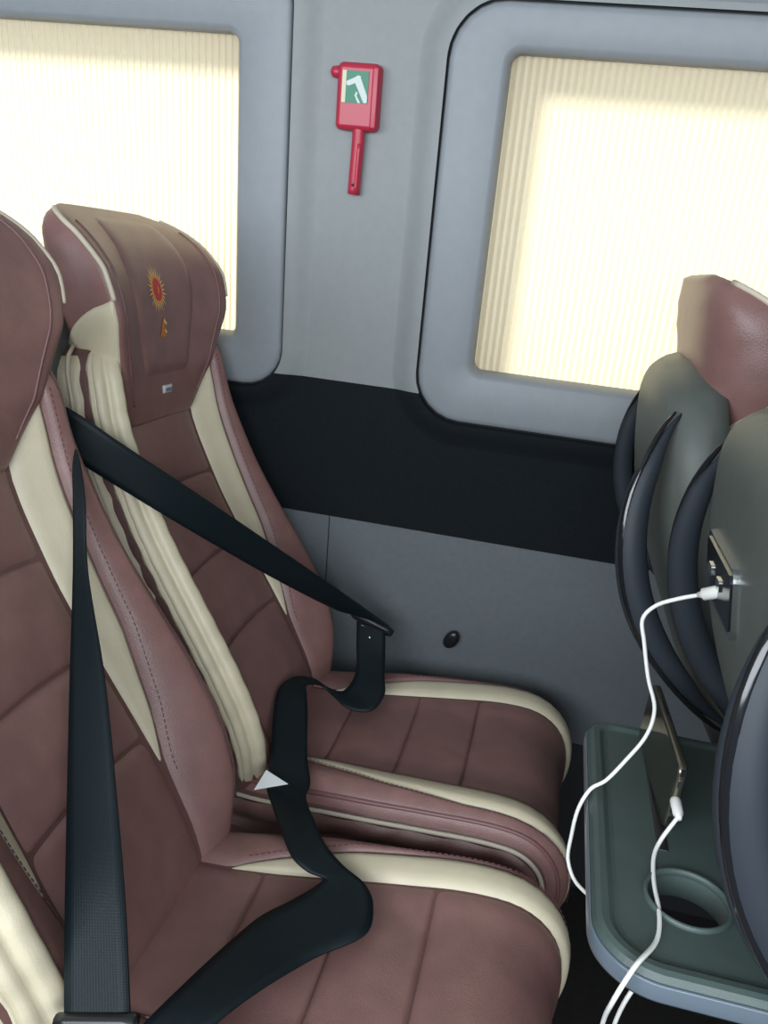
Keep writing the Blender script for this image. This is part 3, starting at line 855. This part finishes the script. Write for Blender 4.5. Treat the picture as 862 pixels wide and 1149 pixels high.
BELT_B = [((-0.5465,-0.558,0.944),(-0.5435,-0.558,0.943)), ((-0.542,-0.570,0.926),(-0.531,-0.570,0.924)), ((-0.529,-0.590,0.893),(-0.514,-0.590,0.895)), ((-0.504,-0.630,0.822),(-0.486,-0.630,0.826)), ((-0.455,-0.715,0.738),(-0.415,-0.715,0.747)), ((-0.402,-0.805,0.657),(-0.349,-0.805,0.671)), ((-0.357,-0.880,0.607),(-0.298,-0.880,0.624)), ((-0.320,-0.940,0.560),(-0.260,-0.940,0.580))]

ba = empty('seat_belt', (-0.27, -0.20, 0.48))
tag(ba, 'black seat belt stretched across the window-side seat and trailing loosely over both cushions', 'seat belt', 'seat belts')
ribbon('shoulder_webbing', BELT_A, 'belt', ba, 60)
ribbon('lap_webbing', BELT_LAP, 'belt', ba, 180)
def rel(p, o): return np.array(p) - np.array(o.location)
tg0, tg1 = np.array((-0.292, -0.074, 0.588)), np.array((-0.218, -0.060, 0.556))
tube('tongue', [rel(tg0 + (tg1 - tg0) * k, ba) for k in np.linspace(0, 1, 12)], [(.006, .007)] + [(.0085, .0095)] * 10 + [(.006, .007)], 'black', ba, 12)
tp = np.array([(-.272, -.083, .572), (-.262, -.09, .553), (-.250, -.094, .546), (-.240, -.09, .549), (-.232, -.084, .562)])
V = [rel(p, ba) for p in tp] + [rel(p + np.array((0, .006, 0)), ba) for p in tp]
tgp = pyd('tongue_plate', V, [tuple(range(5)), tuple(range(9, 4, -1))] + [(i, (i + 1) % 5, 5 + (i + 1) % 5, 5 + i) for i in range(5)], 'black', ba, False, True)
tube('rivet', [rel(p, ba) for p in ((-.252, -.092, .556), (-.252, -.097, .556))], .0028, 'chrome', ba, 10)
TG = [np.array(p) for p in ((-0.312, -0.499, 0.492), (-0.308, -0.463, 0.502), (-0.267, -0.490, 0.507))]
tdir = np.array((0.0, -0.0012, 0.0008))
V = [rel(p, ba) for p in TG] + [rel(p + tdir, ba) for p in TG]
o = pyd('belt_label', V, [(0, 1, 2), (5, 4, 3), (0, 3, 4, 1), (1, 4, 5, 2), (2, 5, 3, 0)], 'paper', ba, False)
o['label'] = 'white triangular corner of a label'

bb = empty('seat_belt', (-0.40, -0.78, 0.60))
tag(bb, 'blue-black seat belt hanging down in front of the aisle-side seat', 'seat belt', 'seat belts')
ribbon('shoulder_webbing', BELT_B, 'belt', bb, 70)
t0, t1 = np.array((-0.324, -0.945, 0.556)), np.array((-0.252, -0.945, 0.580))
tube('tongue', [rel(t0 + (t1 - t0) * k, bb) for k in np.linspace(0, 1, 8)], (.007, .006), 'black', bb, 10)

# ------------------------------------------------------------------ phone and charging cable
ph = empty('smartphone', (0.159, -0.617, TZT - .003))
tag(ph, 'dark smartphone standing on its long edge on the tray table', 'smartphone')
def phone_pt(l, h, t):   # l along length (-y), h up, t thickness towards +x
    b0 = np.array((0.1545, -0.542, TZT - .0022)); b1 = np.array((0.165, -0.718, TZT - .0022))
    d = (b1 - b0); d /= np.linalg.norm(d)
    upv = np.array((0.03, -0.03, 0.99)); upv /= np.linalg.norm(upv)
    nv = np.cross(d, upv); nv /= np.linalg.norm(nv)
    if nv[0] < 0: nv = -nv
    return b0 + d * l + upv * h + nv * t - np.array(ph.location)
PL, PH, PT = 0.172, 0.070, 0.0085
def phone_loop(e, t, r=.009):
    return [phone_pt(x, z, t) for x, z in rrect(-e, PL + e, -e, PH + e, r + e, 6)]
rows_body('phone_body', [phone_loop(-.0015, 0.0), phone_loop(0, .0015), phone_loop(0, PT - .0015), phone_loop(-.0015, PT)], 'phone_edge', ph)
rows_body('phone_screen', [phone_loop(-.002, -.0006, .009), phone_loop(-.002, .0004, .009)], 'screen', ph, False)
rows_body('phone_back', [phone_loop(-.002, PT - .0004), phone_loop(-.002, PT + .0006)], 'black_gloss', ph, False)
def boxphone(name, l0, l1, h0, h1, t0, t1, m, par):
    V = [phone_pt(l, h, t) for l in (l0, l1) for h in (h0, h1) for t in (t0, t1)]
    return pyd(name, V, [(0, 1, 3, 2), (4, 6, 7, 5), (0, 4, 5, 1), (2, 3, 7, 6), (0, 2, 6, 4), (1, 5, 7, 3)], m, par, False, True)
for h0, h1, m in ((.008, .016, 'black_gloss'), (.020, .027, 'black_gloss'), (.048, .055, 'chrome'), (.060, .067, 'black')):
    boxphone('port', PL - .001, PL + .0006, h0, h1, .0022, .0063, m, ph)
boxphone('side_button', .045, .075, PH - .0005, PH + .0012, .003, .0056, 'black', ph)

pt_plug = phone_pt(PL, .034, .0042) + np.array(ph.location)
CAB = [(0.174,-0.720,0.962), (0.164,-0.715,0.956), (0.156,-0.700,0.947), (0.137,-0.690,0.935), (0.121,-0.680,0.921), (0.113,-0.675,0.904), (0.119,-0.672,0.881), (0.130,-0.670,0.844), (0.142,-0.670,0.813), (0.140,-0.670,0.783), (0.124,-0.675,0.752), (0.110,-0.679,0.730), (0.097,-0.683,0.7195), (0.0885,-0.689,0.698), (0.0865,-0.695,0.668), (0.087,-0.702,0.648), (0.096,-0.715,0.635), (0.114,-0.750,0.643),
       (0.125,-0.813,0.665), (0.153,-0.846,0.668), (0.142,-0.843,0.640), (0.140,-0.820,0.580), (0.144,-0.803,0.520), (0.15,-0.80,0.40), (0.145,-0.82,0.33), (0.135,-0.84,0.42)]
CAB3 = [(0.126,-0.844,0.550), (0.119,-0.874,0.630), (0.115,-0.911,0.690), (0.126,-0.903,0.7175), (0.146,-0.865,0.7135), (0.151,-0.833,0.7135), (0.150,-0.795,0.7135), (0.152,-0.764,0.717), (0.159,-0.746,0.724)]
cb = empty('charging_cable', CAB[0])
tag(cb, 'white charging cable running from the seat socket over the tray to the phone', 'cable')
end = pt_plug + np.array((0.001, -0.022, -0.002))
path = smooth_path(CAB + CAB3 + [tuple(end)], 260)
tube('cord', [rel(p, cb) for p in path], .00195, 'cable', cb, 8)
s0 = np.array((0.166, -0.716, 0.957))
tube('plug', [rel(s0 + np.array(d), cb) for d in ((-.015, .012, -.010), (-.012, .009, -.008), (-.0115, .0085, -.0075), (0.002, -.001, .002), (0.008, -.005, .006))], [.0026, .0034, .0056, .0060, .0058], 'cable', cb, 12)
q0, q1 = end + np.array((0, -.004, 0)), pt_plug + np.array((0, .001, 0))
tube('phone_plug', [rel(q0 + (q1 - q0) * k, cb) for k in (0, .15, .25, .9, 1)], [.0024, .0032, .0048, .0052, .0046], 'cable', cb, 12)
